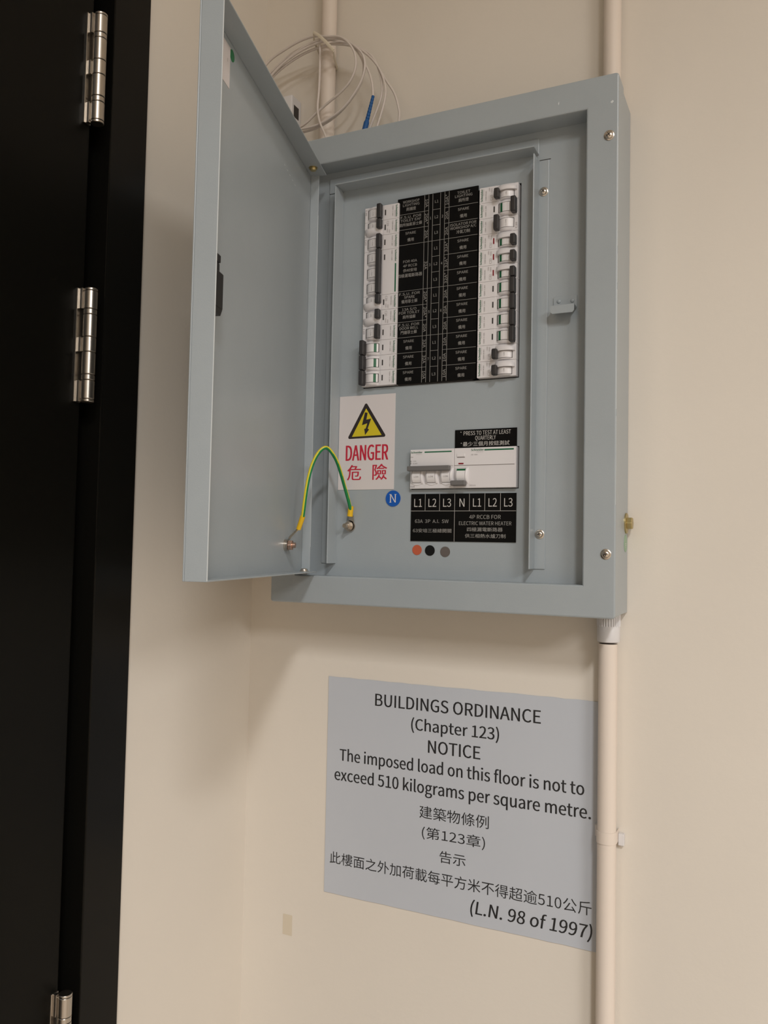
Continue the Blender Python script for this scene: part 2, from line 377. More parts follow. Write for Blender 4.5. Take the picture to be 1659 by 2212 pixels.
# hinge brackets reaching from cover to the pivots
for z0, z1 in ((DZB-0.0018, DZB-0.0003), (DZT+0.0003, DZT+0.0018)):
    bm = BM(); prism(bm, [(-0.3745, -0.078), (-0.3620, -0.078), (-0.3470, -0.104), (-0.3500, -0.111), (-0.3590, -0.111), (-0.3700, -0.096)], lambda a, b_, d: (a, b_, d), z0, z1); mesh_obj('hinge_bracket', bm, HANDLEG, board)
# lock body near the free edge (inner side of the door)
lk = inpart('lock', boxes((0.3020, 0.3215, t, 0.0130, 0.2650, 0.2955), (0.3050, 0.3190, t, 0.0105, 0.2955, 0.3040), (0.3060, 0.3180, t, 0.0118, 0.3040, 0.3105)), LOCKM, bd, bevel=0.0008)
bm = BM(); prism(bm, [(0.3020, 0.2650), (0.3215, 0.2650), (0.3190, 0.2590), (0.3060, 0.2590)], lambda a, b_, d: (a, d, b_), t, 0.0125); mesh_obj('lock_tip', bm, LOCKM, lk)
# stud on the door
dsx, dsz = 0.0700, 0.0680
bm = BM(); cyl(bm, (dsx, t, dsz), (0, 1, 0), 0.0030, 0.0122, 16); ds = inpart('door_stud', bm, COPPERY, bd, smooth=True)
bm = BM(); cyl(bm, (dsx, t, dsz), (0, 1, 0), 0.0064, 0.0030, 24); mesh_obj('washer', bm, SCREWM, ds, smooth=True)
bm = BM(); cyl(bm, (dsx, 0.0060, dsz), (0, 1, 0), 0.0060, 0.0042, 6); mesh_obj('nut', bm, COPPERY, ds, bevel=0.0004)
# scratch on the door
for k in range(5):
    a = 0.108-0.010*k; z = 0.483-0.0012*k
    bm = boxes((a-0.0035, a, t, t+0.00008, z-0.0004, z+0.0002)); inpart('scratch', bm, EDGE, bd)
# ================================================================ BREAKERS
YM = YP-0.0060      # front face of the breakers
arc_c, arc_h, arc_w = 13.4, 4.3, 8.6      # rocker crown centre, height, half length (mm)
def arcz(z, h=arc_h, c=arc_c, hw=arc_w):
    q = 1-((z-c)/hw)**2
    return h*q if q > 0 else 0.0
mm = 0.001
def hf(bm, xs, zs, f, base=0.4):
    """closed height field over a grid, outward = -Y, millimetres"""
    top = [[bm.verts.new((x*mm, -f(x, z)*mm, z*mm)) for z in zs] for x in xs]
    bot = [[None]*len(zs) for _ in xs]
    nx, nz = len(xs), len(zs)
    for i in range(nx-1):
        for j in range(nz-1): bm.faces.new((top[i][j], top[i+1][j], top[i+1][j+1], top[i][j+1]))
    ring = [(i, 0) for i in range(nx)] + [(nx-1, j) for j in range(1, nz)] + [(i, nz-1) for i in range(nx-2, -1, -1)] + [(0, j) for j in range(nz-2, 0, -1)]
    low = {q: bm.verts.new((xs[q[0]]*mm, base*mm, zs[q[1]]*mm)) for q in ring}
    for k in range(len(ring)):
        a, b_ = ring[k], ring[(k+1) % len(ring)]
        bm.faces.new((top[a[0]][a[1]], low[a], low[b_], top[b_[0]][b_[1]]))
    bm.faces.new([low[q] for q in ring])
def lin(a, b_, n): return [a+(b_-a)*i/(n-1) for i in range(n)]
def rocker_bm(x0, x1, on=True):
    bm = BM(); zs = lin(arc_c-arc_w+0.2, arc_c+arc_w-0.2, 15); hf(bm, [x0, x1], zs, lambda x, z: arcz(z)*0.93); return bm
def cheek_bm(x0, x1, inner_left):
    bm = BM(); xs = lin(x0, x1, 6); zs = lin(arc_c-arc_w-0.6, arc_c+arc_w+0.6, 15)
    def f(x, z):
        s = (x-x0)/(x1-x0); s = s if inner_left else 1-s
        return 0.05+arcz(z, 3.7, arc_c, (arc_w+0.6)*math.sqrt(max(0.02, 1-0.75*s*s)))*(1-0.55*s*s)
    hf(bm, xs, zs, f); return bm
def dome_bm(x0, x1, steep_left):
    bm = BM(); xs = lin(x0, x1, 10); zs = lin(1.2, 24.3, 19)
    def f(x, z):
        s = (x-x0)/(x1-x0); s = s if steep_left else 1-s
        a = math.sqrt(max(0, 1-(s/1.02)**2.2)); q = 1-((z-12.7)/(11.8*math.sqrt(max(0.05, 1-0.55*s*s))))**2
        return 0.05 + (6.2*math.sqrt(q)*a if q > 0 else 0)
    hf(bm, xs, zs, f); return bm
def handle_bm(x0, x1, on):
    zc = 22.6 if on else 3.4
    bm = boxes((x0*mm, x1*mm, -0.0098, -0.0028 if on else -0.0010, (zc-2.9)*mm, (zc+2.9)*mm)); return bm
def breaker(name, poles, rot, loc, on, kind, rating, label, cat='breaker', group=None, red=False, brand_w=15.0):
    """local frame: X reading direction, Z up the device (0 outer end .. 45), -Y outward; X centred on the device"""
    root = empty(name, loc, (0, rot, 0)); tag(root, label, cat, group)
    Wd = 18.0*poles; hw = Wd/2-0.08
    # body + raised printed zone (each a mesh)
    mesh_obj('body', boxes((-hw*mm, hw*mm, 0.0, 0.020, 0.1*mm, 44.9*mm)), WHITEP, root, bevel=0.0003)
    mesh_obj('front_panel', boxes((-(hw-0.05)*mm, (hw-0.05)*mm, -0.0005, 0.0005, 24.9*mm, 44.9*mm)), WHITEL, root, bevel=0.0002)
    yf = -0.0007
    P = lambda: Print(front(yf))
    B = P()
    if poles == 1:
        B.text('Schneider', -7.4*mm, 7.4*mm, 41.1*mm, 43.2*mm, mode='cap', bold=0.00022); B.build('brand_lettering', BRANDG, root)
        G = P(); G.text('Electric', -0.5*mm, 7.2*mm, 39.6*mm, 40.5*mm).build('small_lettering', PALEPR, root)
    for p in range(poles):
        c = -Wd/2+9+18*p
        if kind == 'rcbo': r0, r1 = c-6.6, c+0.4
        else: r0, r1 = c-4.7, c+4.9
        mesh_obj('toggle_gap_shade', boxes(((r0-0.7)*mm, (r1+0.7)*mm, -0.00016, 0.0, 4.4*mm, 22.6*mm)), SLOT, root)  # dark plate paints the gap shadow around the rocker
        rk = mesh_obj('rocker', rocker_bm(r0, r1), ROCKER, root, smooth=True, angle=50)
        if kind == 'rcbo':
            mesh_obj('test_button', dome_bm(c+0.9, c+8.7, True), WHITEP, root, smooth=True, angle=70)
            mesh_obj('rocker_guard', cheek_bm(c-8.7, c-7.2, False), WHITEP, root, smooth=True, angle=60)
        else:
            mesh_obj('rocker_guard', cheek_bm(c-8.8, c-5.3, False), WHITEP, root, smooth=True, angle=60)
            mesh_obj('rocker_guard', cheek_bm(c+5.5, c+8.8, True), WHITEP, root, smooth=True, angle=60)
        if not on:   # green band shows at the inner end of the rocker
            bm = BM(); hf(bm, [r0-0.02, r1+0.02], lin(17.2, 20.0, 5), lambda x, z: arcz(z)*0.93+0.14); mesh_obj('green_band', bm, GREEN, root)
        else:
            mp = lambda a, b_: (a, -(arcz(b_/mm)*0.93+0.12)*mm, b_)
            Print(mp).text('I.ON', (r0+1.6)*mm, (r1-1.6)*mm, 12.0*mm, 13.5*mm).build('on_mark', GREYPR, root)
    if kind != 'rcbo':
        mesh_obj('toggle', handle_bm(-Wd/2+0.25, Wd/2-0.25, on), HANDLE, root, bevel=0.0013, seg=3)
    else:
        mesh_obj('toggle', handle_bm(-8.6, 2.8, on), HANDLE, root, bevel=0.0013, seg=3)
    if poles == 1:
        k = Print(front(-0.00062)).rect(-3.2*mm, 3.4*mm, 26.7*mm, 28.3*mm)
        k.build('contact_window', REDW if red else SLOT, root)
        G = P()
        if kind == 'rcbo':
            G.text('C60H RCBO', -6.4*mm, 4.6*mm, 36.6*mm, 37.9*mm).build('type_lettering', GREYPR, root)
            Q = P(); Q.text('C'+rating, -7.2*mm, -1.2*mm, 29.6*mm, 32.2*mm)
            Q.text('230V', 3.2*mm, 7.6*mm, 32.4*mm, 34.0*mm); Q.text('6000', 2.0*mm, 6.8*mm, 29.8*mm, 31.2*mm); Q.build('rating_lettering', PALEPR, root)
        else:
            G.text('C60H  C '+rating+'A', -6.6*mm, 5.4*mm, 36.6*mm, 37.9*mm).build('type_lettering', GREYPR, root)
            Print(front(-0.0002)).text('C'+rating, -6.5*mm, 0.0*mm, 0.9*mm, 2.9*mm).build('rating_lettering', GREYPR, root)
    return root
LX = -0.3012; RX = -0.1114; ZB = 0.2585
def rowz(i): return ZB+0.216-0.018*(i+0.5)       # i = 0 top row
HP = math.pi/2
GL, GR = 'breakers in the column with the WORKSHOP LIGHTING row', 'breakers in the column with the TOILET LIGHTING row'
left = [(0, 'mcb', True, '10', 'white breaker switched on beside the WORKSHOP LIGHTING label'),
 (1, 'rcbo', True, '20', 'white breaker with bulging button beside the F.S.U. FOR TOILET EAF label'),
 (2, 'mcb', True, '20', 'white breaker switched on beside the only SPARE 20A cell above 40A 4P RCCB'),
 (6, 'rcbo', True, '20', 'white breaker with bulging button beside the F.S.U. FOR SPARE label'),
 (7, 'rcbo', True, '20', 'white breaker with bulging button beside the 13A S/O FOR TOILET label'),
 (8, 'mcb', True, '20', 'white breaker switched on beside the F.S.U. FOR DOOR BELL label'),
 (9, 'mcb', False, '32', 'white breaker switched off directly below the DOOR BELL breaker'),
 (10, 'mcb', False, '32', 'white switched-off breaker between two others at foot of DOOR BELL column'),
 (11, 'mcb', False, '10', 'white switched-off breaker lowest in the DOOR BELL column, beside SPARE 10A')]
for i, k, on, rt, lb in left:
    breaker('circuit_breaker', 1, HP, (LX, YM, rowz(i)), on, k, rt, lb, group=GL)
right = [(0, 'rcbo', True, '10', 'white breaker with bulging button beside the TOILET LIGHTING label', False),
 (1, 'mcb', False, '20', 'white switched-off breaker between the TOILET LIGHTING and ISOLATOR breakers', False),
 (2, 'mcb', True, '20', 'white breaker switched on beside the ISOLATOR FOR WORKSHOP A/C label', False),
 (3, 'rcbo', False, '32', 'white breaker with red window, topmost of three, just below ISOLATOR breaker', True),
 (4, 'rcbo', False, '32', 'white breaker with red window, middle of three with red windows', True),
 (5, 'rcbo', False, '32', 'white breaker with red window, lowest of three with red windows', True),
 (6, 'mcb', False, '20', 'white switched-off breaker with black window, just below the three red-windowed ones', False),
 (7, 'mcb', False, '20', 'white switched-off breaker, second below the three red-windowed breakers', False),
 (8, 'mcb', False, '20', 'white switched-off breaker, third below the three red-windowed breakers', False),
 (9, 'mcb', False, '10', 'white switched-off breaker directly above the two lowest switched-on breakers', False),
 (10, 'rcbo', True, '20', 'white switched-on breaker with bulging button, second from bottom of its column', False),
 (11, 'rcbo', True, '20', 'white switched-on breaker with bulging button, lowest of TOILET LIGHTING column', False)]
for i, k, on, rt, lb, red in right:
    breaker('circuit_breaker', 1, -HP, (RX, YM, rowz(i)), on, k, rt, lb, group=GR, red=red)
# three-pole breaker of the left column
tp = breaker('three_pole_breaker', 3, HP, (LX, YM, rowz(4)), True, 'mcb', '32', 'wide white three-pole breaker with long toggle beside FOR 40A 4P RCCB label')
P = Print(front(-0.0007)); P.text('Schneider', -25.6*mm, -11.0*mm, 41.1*mm, 43.2*mm, bold=0.00022); P.build('brand_lettering', BRANDG, tp)
Print(front(-0.0007)).rect(-9.0*mm, 25.0*mm, 41.2*mm, 42.9*mm).build('green_stripe', BRANDG, tp)
Print(front(-0.0007)).text('C60H  C 32A', -25.0*mm, -13.0*mm, 36.6*mm, 37.9*mm).build('type_lettering', GREYPR, tp)
Print(front(-0.00062)).rect(-21.2*mm, -14.6*mm, 26.7*mm, 28.3*mm).build('contact_window', SLOT, tp)
# --- incoming switch (3 poles) and 4-pole RCCB, upright
SW = (-0.2358, 0.1358)
def upright_common(root, Wd):
    hw = Wd/2-0.1
    mesh_obj('body', boxes((-hw*mm, hw*mm, 0, 0.020, 0, 45*mm)), WHITEP, root, bevel=0.0004)
    mesh_obj('front_panel', boxes((-(hw-0.4)*mm, (hw-(2.0 if Wd > 60 else 0.8))*mm, -0.0006, 0.0005, 25.6*mm, 44.3*mm)), WHITEL, root, bevel=0.0002)
sw = tag(empty('isolator_switch', (SW[0]+0.027, YM, SW[1])), 'white three-pole 63A main switch above the 63A 3P label', 'switch')
upright_common(sw, 54)
Pf = lambda: Print(front(-0.00075))
Pf().text('Schneider', -26.0*mm, -11.6*mm, 40.6*mm, 42.7*mm, bold=0.00025).build('brand_lettering', BRANDG, sw)
Pf().text('Electric', -19.5*mm, -11.8*mm, 38.9*mm, 39.7*mm).build('small_lettering', PALEPR, sw)
Pf().rect(-9.0*mm, 24.0*mm, 40.9*mm, 42.3*mm).build('green_stripe', BRANDG, sw)
q = Pf(); q.text('iSW', -26.2*mm, -23*mm, 35.6*mm, 36.8*mm)
q.text('I.ON', -23.4*mm, -19.4*mm, 31.0*mm, 32.2*mm); q.text('O.OFF', -23.4*mm, -17.6*mm, 28.2*mm, 29.4*mm)
q.rect(-26.0*mm, -25.6*mm, 28.4*mm, 32.0*mm); q.poly([(-26.5*mm, 31.4*mm), (-25.1*mm, 31.4*mm), (-25.8*mm, 32.6*mm)]); q.poly([(-25.1*mm, 29.0*mm), (-26.5*mm, 29.0*mm), (-25.8*mm, 27.8*mm)])
q.build('small_lettering', GREYPR, sw)
def u_window(root, c, off):
    # rounded surround, dark gap-shade plate, rocker
    bm = BM(); n = 20; pts = []
    for k in range(n+1):
        a = math.pi + math.pi*k/n; pts.append((c+7.0*math.cos(a), 8.4+5.0*math.sin(a)))
    pts += [(c+7.0, 21.6), (c-7.0, 21.6)]
    prism(bm, [(a*mm, b_*mm) for a, b_ in pts], lambda a, b_, d: (a, d, b_), -0.0007, 0.0005); mesh_obj('rocker_guard', bm, WHITEP, root, bevel=0.0005)
    mesh_obj('toggle_gap_shade', boxes(((c-5.3)*mm, (c+5.3)*mm, -0.00085, 0, 6.4*mm, 22.0*mm)), SLOT, root)  # shade of the rocker gap, put in as a dark plate
    bm = BM(); hf(bm, [c-4.8, c+4.9], lin(6.8, 21.8, 12), lambda x, z: 0.9+arcz(z, 3.4, 14.0, 8.2)); mesh_obj('rocker', bm, ROCKER, root, smooth=True, angle=50)
    for sx in (-1, 1):
        bm = BM(); xa, xb = (c-7.8, c-5.3) if sx < 0 else (c+5.3, c+8.4)
        def f(x, z):
            s = (x-xa)/(xb-xa); s = s if sx > 0 else 1-s
            return 0.05+arcz(z, 3.5, 14.0, 9.2)*(1-0.7*s*s)
        hf(bm, lin(xa, xb, 5), lin(4.9, 23.1, 13), f); mesh_obj('rocker_guard', bm, WHITEP, root, smooth=True, angle=60)
for c in (-18, 0, 18):
    u_window(sw, c, False)
    Print(lambda a, b_: (a, -(1.02+arcz(b_/mm, 3.4, 14.0, 8.2))*mm, b_)).text('I.ON', (c-2.2)*mm, (c+3.2)*mm, 12.3*mm, 14.1*mm).build('on_mark', GREYPR, sw)
mesh_obj('toggle', boxes((-27.2*mm, 24.4*mm, -0.0092, -0.0030, 19.6*mm, 25.2*mm)), HANDLEG, sw, bevel=0.0009, seg=2)
q = Print(front(-0.0002)); q.text('63A', -26.0*mm, -20.6*mm, 1.3*mm, 3.5*mm); q.build('rating_lettering', GREYPR, sw)
rc = tag(empty('residual_current_breaker', (SW[0]+0.054+0.036, YM, SW[1])), 'white four-pole residual current breaker under the PRESS TO TEST label', 'breaker')
upright_common(rc, 72)
Pf().text('Schneider', -16.0*mm, -0.9*mm, 41.3*mm, 43.4*mm, bold=0.00025).build('brand_lettering', BRANDG, rc)
Pf().text('Electric', -9.5*mm, -1.4*mm, 39.6*mm, 40.4*mm).build('small_lettering', PALEPR, rc)
Pf().rect(-0.3*mm, 33.2*mm, 41.2*mm, 42.8*mm).build('green_stripe', BRANDG, rc)
Pf().text('iID  40A', -15.8*mm, -8.2*mm, 36.4*mm, 37.6*mm).build('type_lettering', GREYPR, rc)
mesh_obj('test_button', boxes((-32.6*mm, -23.2*mm, -0.0013, -0.0005, 35.1*mm, 38.6*mm)), WHITEL, rc, bevel=0.0003)
Print(front(-0.00078)).rect(-32.4*mm, -23.0*mm, 34.0*mm, 34.7*mm).build('button_slot', GREYPR, rc)
Print(front(-0.00078)).rect(-30.6*mm, -24.6*mm, 26.6*mm, 28.2*mm).build('red_window', REDW, rc)
u_window(rc, -27, True)
bm = BM(); hf(bm, [-31.9, -22.0], lin(19.3, 21.5, 4), lambda x, z: 1.04+arcz(z, 3.4, 14.0, 8.2)); mesh_obj('green_band', bm, GREEN, rc)
mesh_obj('toggle', boxes((-37.2*mm, -20.2*mm, -0.0088, -0.0010, 2.2*mm, 8.0*mm)), HANDLEG, rc, bevel=0.0012, seg=3)
q = Print(front(-0.0002)); q.text('30mA', -17.6*mm, -10.0*mm, 2.0*mm, 3.6*mm); q.build('rating_lettering', PALEPR, rc)
mesh_obj('panel_seam', boxes((-35.6*mm, 34.0*mm, -0.0002, 0, 25.1*mm, 25.5*mm)), GREYPR, rc)
# ================================================================ ENGRAVED LABELS ON THE PLATE
LY = YP-0.0012
def slab(name, x0, x1, z0, z1, material, label, cat, y0=LY, y1=YP, group=None):
    o = tag(empty(name, (0, 0, 0)), label, cat, group)
    mesh_obj('backing', boxes((x0, x1, y0, y1, z0, z1)), material, o); return o
cl = slab('circuit_label', -0.2590, -0.1588, 0.2585, 0.4795, ENGRAVE, 'black engraved circuit label with white lettering between two breaker columns', 'label', y0=YP-0.0038, y1=YP-0.0022)
mesh_obj('label_rail', boxes((-0.2550, -0.1630, YP-0.0022, YP+0.004, 0.2576, 0.4750)), SLOT, cl)
ly = YP-0.0039
cols = [-0.2245, -0.2193, -0.2143, -0.2046, -0.1993, -0.1940]
zt0, pitch = 0.4785, 0.01835
rz = [zt0-pitch*i for i in range(13)]
L = Print(front(ly)); lw = 0.00024
for x in cols: L.rect(x-lw, x+lw, 0.2588, 0.4790)
for i in range(1, 12):
    if i not in (4, 5): L.rect(-0.2590, cols[0], rz[i]-lw*0.8, rz[i]+lw*0.8)
    if i not in (4, 5): L.rect(cols[0], cols[1], rz[i]-lw*0.8, rz[i]+lw*0.8)
    L.rect(cols[2], cols[3], rz[i]-lw*0.8, rz[i]+lw*0.8)
    L.rect(cols[4], -0.1588, rz[i]-lw*0.8, rz[i]+lw*0.8)
    if i % 3 == 0: L.rect(cols[1], cols[2], rz[i]-lw*0.8, rz[i]+lw*0.8); L.rect(cols[3], cols[4], rz[i]-lw*0.8, rz[i]+lw*0.8)
L.build('ruled_lines', ENGTXT, cl)
def cell(lines, xc, zt, zb, ch=0.0030, cjk=0.0037, wide=None):
    P = Print(front(ly)); n = len(lines)
    if n == 2: zz = [zt-0.0062, zt-0.0148]
    elif n == 3: zz = [zt-0.0050, zt-0.0090, zt-0.0146]
    for s_, z in zip(lines, zz):
        if ord(s_[-1]) > 0x2e80:
            w_ = len(s_)*0.0041; w_ = min(w_, 0.0320 if xc < -0.2 else 0.033); P.text(s_, xc-w_/2, xc+w_/2, z, z+cjk+0.0006, mode='bbox')
        else:
            w_ = min(len(s_)*0.00262, 0.0325); w_ = w_ if len(s_) > 5 else 0.0135; P.text(s_, xc-w_/2, xc+w_/2, z, z+ch)
    P.build('lettering', ENGTXT, cl)
lc_, rc_ = -0.2417, -0.1764
Lc = {0: ['WORKSHOP', 'LIGHTING', '商舖燈'], 1: ['F.S.U. FOR', 'TOILET EAF', '廁所抽氣菲士蘇'], 2: ['SPARE', '備用'], 6: ['F.S.U. FOR', 'SPARE', '備用菲士蘇'],
      7: ['13A S/O', 'FOR TOILET', '廁所插蘇'], 8: ['F.S.U. FOR', 'DOOR BELL', '門鐘菲士蘇'], 9: ['SPARE', '備用'], 10: ['SPARE', '備用'], 11: ['SPARE', '備用']}
Rc = {0: ['TOILET', 'LIGHTING', '廁所燈'], 2: ['ISOLATOR FOR', 'WORKSHOP A/C', '冷氣刀制']}
for i, l in Lc.items(): cell(l, lc_, rz[i], rz[i+1])
for i in range(12): cell(Rc.get(i, ['SPARE', '備用']), rc_, rz[i], rz[i+1])
P = Print(front(ly)); zc = rz[3]
P.text('FOR 40A', lc_-0.0088, lc_+0.0088, zc-0.0215, zc-0.0185).text('4P RCCB', lc_-0.0088, lc_+0.0088, zc-0.0266, zc-0.0236)
P.text('供40安培', lc_-0.0088, lc_+0.0088, zc-0.0326, zc-0.0286, mode='bbox').text('四極漏電斷路器', lc_-0.0155, lc_+0.0155, zc-0.0388, zc-0.0344, mode='bbox').build('lettering', ENGTXT, cl)
Lr = ['10A', '20A*', '20A', None, '32A', None, '20A*', '20A*', '20A', '32A', '32A', '10A']
Rr = ['10A*', '20A', '20A', '32A*', '32A*', '32A*', '20A', '20A', '20A', '10A', '10A', '10A']
for i in range(12):
    zc = (rz[i]+rz[i+1])/2
    for s_, xc, dg in ((Lr[i], (cols[0]+cols[1])/2, -90), (Rr[i], (cols[4]+cols[5])/2, 90)):
        if s_:
            h = 0.0048 if len(s_) == 3 else 0.0062
            Print(front(ly)).text(s_, -h, h, -0.00165, 0.00165, turn=(xc, zc, dg)).build('lettering', ENGTXT, cl)
    Print(front(ly)).text('L%d' % (i % 3+1), (cols[2]+cols[3])/2-0.0021, (cols[2]+cols[3])/2+0.0021, zc-0.0014, zc+0.0018).build('lettering', ENGTXT, cl)
    if i % 3 == 1:
        for s_, xc in (('%d' % (i//3*2+1), (cols[1]+cols[2])/2), ('%d' % (i//3*2+2), (cols[3]+cols[4])/2)):
            Print(front(ly)).text(s_, xc, None, zc-0.0016, zc+0.0014).build('lettering', ENGTXT, cl)
# press-to-test label
pl = slab('test_label', -0.1831, -0.1110, 0.1812, 0.2020, ENGRAVE, 'black label reading PRESS TO TEST AT LEAST QUARTERLY above main breakers', 'label')
py = LY-0.0001
for s_, x0, x1, z0, z1, md in (('*', -0.1768, -0.1752, 0.1988, 0.2000, 'bbox'), ('PRESS TO TEST AT LEAST', -0.1728, -0.1178, 0.1956, 0.2001, 'cap'), ('QUARTERLY', -0.1590, -0.1350, 0.1899, 0.1944, 'cap'),
                               ('*', -0.1762, -0.1746, 0.1862, 0.1874, 'bbox'), ('最少三個月按鈕測試', -0.1735, -0.1192, 0.1830, 0.1882, 'bbox')):
    Print(front(py)).text(s_, x0, x1, z0, z1, mode=md).build('lettering', ENGTXT2, pl)
# lower label
ll = slab('phase_label', -0.2358, -0.1107, 0.0758, 0.1300, ENGRAVE, 'black label with L1 L2 L3 N phase letters under the main switch', 'label')
L = Print(front(py)); L.rect(-0.2358, -0.1107, 0.1102, 0.1106); xs = [-0.2182, -0.2005, -0.1822, -0.1647, -0.1466, -0.1285]
for k, x in enumerate(xs): L.rect(x-0.0002, x+0.0002, 0.0760 if k == 2 else 0.1106, 0.1298)
L.build('ruled_lines', ENGTXT2, ll)
xe = [-0.2358]+xs+[-0.1107]
for k, s_ in enumerate(['L1', 'L2', 'L3', 'N', 'L1', 'L2', 'L3']):
    c = (xe[k]+xe[k+1])/2; h = 0.0048 if len(s_) == 2 else 0.0030
    Print(front(py)).text(s_, c-h, c+h, 0.1151, 0.1243).build('lettering', ENGTXT2, ll)
for s_, x0, x1, z0, z1, md in (('63A  3P  A.I.  SW', -0.2305, -0.1892, 0.0967, 0.1006, 'cap'), ('63安培三極總開關', -0.2328, -0.1856, 0.0856, 0.0902, 'bbox'),
        ('4P RCCB FOR', -0.1645, -0.1280, 0.1015, 0.1058, 'cap'), ('ELECTRIC WATER HEATER', -0.1767, -0.1158, 0.0945, 0.0986, 'cap'), ('四極漏電斷路器', -0.1670, -0.1257, 0.0874, 0.0920, 'bbox'), ('供三相熱水爐刀制', -0.1694, -0.1223, 0.0802, 0.0848, 'bbox')):
    Print(front(py)).text(s_, x0, x1, z0, z1, mode=md).build('lettering', ENGTXT, ll)
# danger sticker
dg_ = slab('danger_sticker', -0.3330, -0.2586, 0.1360, 0.2492, PAPER, 'white DANGER sticker with yellow warning triangle on the grey plate', 'sticker', y0=YP-0.0005)
def rtri(c, r, y, grow):
    pts = []
    for k in range(3):
        px, pz = c[k]
        for s_ in range(9):
            a0 = {0: 30, 1: 150, 2: 270}[k]; a = math.radians(a0+120*s_/8)
            pts.append((px+r*math.cos(a), pz+r*math.sin(a)))
    return pts
T3 = [(-0.2970, 0.2372), (-0.3183, 0.1992), (-0.2728, 0.2000)]
Print(front(YP-0.0006)).poly(rtri(T3, 0.0019, 0, 0)).build('triangle_border', BLKP, dg_)
Print(front(YP-0.0007)).poly([(-0.2968, 0.2332), (-0.3152, 0.1997), (-0.2757, 0.2004)]).build('yellow_triangle', YEL, dg_)
Print(front(YP-0.0008)).poly([(-0.2983, 0.2285), (-0.2947, 0.2278), (-0.2962, 0.2196), (-0.2898, 0.2206), (-0.2943, 0.2088), (-0.2923, 0.2078), (-0.2975, 0.2012), (-0.2988, 0.2086), (-0.2969, 0.2090), (-0.2949, 0.2152), (-0.3020, 0.2132)]).build('lightning_bolt', BLKP, dg_)
Print(front(YP-0.0006)).text('DANGER', -0.3232, -0.2664, 0.1710, 0.1893, bold=0.0011).build('lettering', REDP, dg_)
Print(front(YP-0.0006)).text('危', -0.3207, -0.3017, 0.1473, 0.1657, mode='bbox', bold=0.0006).build('lettering', REDP, dg_)
Print(front(YP-0.0006)).text('險', -0.2869, -0.2676, 0.1473, 0.1662, mode='bbox', bold=0.0006).build('lettering', REDP, dg_)
def disc(name, x, z, r, material, label, y=YP, th=0.0005, group=None):
    bm = BM(); cyl(bm, (x, y, z), (0, -1, 0), r, th, 40); o = mesh_obj(name, bm, material); tag(o, label, 'sticker', group); return o
n_ = tag(empty('neutral_sticker'), 'round blue sticker with white letter N under the DANGER sticker', 'sticker')
bm = BM(); cyl(bm, (-0.2592, YP, 0.1251), (0, -1, 0), 0.0094, 0.0009, 48); mesh_obj('disc', bm, BLUEP, n_)
q = Print(front(YP-0.0010)); q.text('N', -0.2629, -0.2555, 0.1204, 0.1300)
q.build('lettering', PAPER, n_)
q = Print(front(YP-0.00106))
for x in (-0.2624, -0.2560): q.rect(x-0.0013, x+0.0013, 0.1295, 0.1301)
q.rect(-0.2637, -0.2611, 0.1203, 0.1209); q.build('serifs', PAPER, n_)
G3 = 'round phase stickers under the L1 L2 L3 label'
disc('phase_dot', -0.2277, 0.0656, 0.0058, DOTO, 'orange-red round sticker below the phase label', group=G3)
disc('phase_dot', -0.2118, 0.0652, 0.0060, DOTK, 'black round sticker beside the orange-red one', group=G3)
disc('phase_dot', -0.1931, 0.0641, 0.0059, DOTG, 'grey-brown round sticker furthest from the orange-red one', group=G3)
# stickers on the door (placed in the door's frame)
DM = Matrix.Translation((-0.3683, -0.0838, 0)) @ Matrix.Rotation(TH, 4, 'Z')
ds1 = tag(empty('door_sticker'), 'white paper sticker high on the open grey door behind its edge', 'sticker'); ds1.matrix_world = DM
bm = BM(); prism(bm, [(0.2740, 0.4740), (0.3300, 0.4740), (0.3300, 0.5115), (0.2740, 0.5115)], lambda a, b_, d: (a, d, b_), t, t+0.0004); mesh_obj('paper', bm, PAPER, ds1)
Print(lambda a, b_: (a, t+0.0005, b_)).text('QC', 0.2810, 0.2790, 0.4960, 0.4985).build('small_print', GREYPR, ds1)
ds2 = tag(empty('round_green_sticker'), 'round green sticker beside white sticker high on open grey door', 'sticker'); ds2.matrix_world = DM
bm = BM(); cyl(bm, (0.2688, t, 0.5075), (0, 1, 0), 0.0052, 0.0004, 32); mesh_obj('disc', bm, GREENST, ds2)
es = tag(empty('earth_sticker'), 'round pale green earth symbol sticker below brass bolt on panel side', 'sticker')
bm = BM(); cyl(bm, (-0.0020, -0.0143, 0.0772), (1, 0, 0), 0.0095, 0.0003, 40); mesh_obj('disc', bm, GREENST2, es)
q = Print(lambda a, b_: (-0.0016, a-0.0143, b_+0.0772)); q.rect(-0.0004, 0.0004, -0.0005, 0.0050)
for k, h in enumerate((0.0044, 0.0029, 0.0014)): q.rect(-h, h, -0.0009-k*0.0019, -0.0002-k*0.0019)
q.build('earth_symbol', PAPER, es)
# ================================================================ EARTH WIRE
ew = tag(empty('earth_wire'), 'green and yellow earth wire arching from plate stud to open door', 'wire')
wp = [(-0.3110, -0.0665, 0.1100), (-0.3113, -0.0700, 0.1180), (-0.3120, -0.0745, 0.1275), (-0.3124, -0.083, 0.1413), (-0.312, -0.096, 0.1591), (-0.3124, -0.108, 0.1713), (-0.3162, -0.120, 0.1801), (-0.3229, -0.126, 0.1733), (-0.3281, -0.130, 0.1598), (-0.3313, -0.133, 0.1428), (-0.3338, -0.134, 0.1245), (-0.3357, -0.134, 0.1088), (-0.3380, -0.132, 0.1000)]
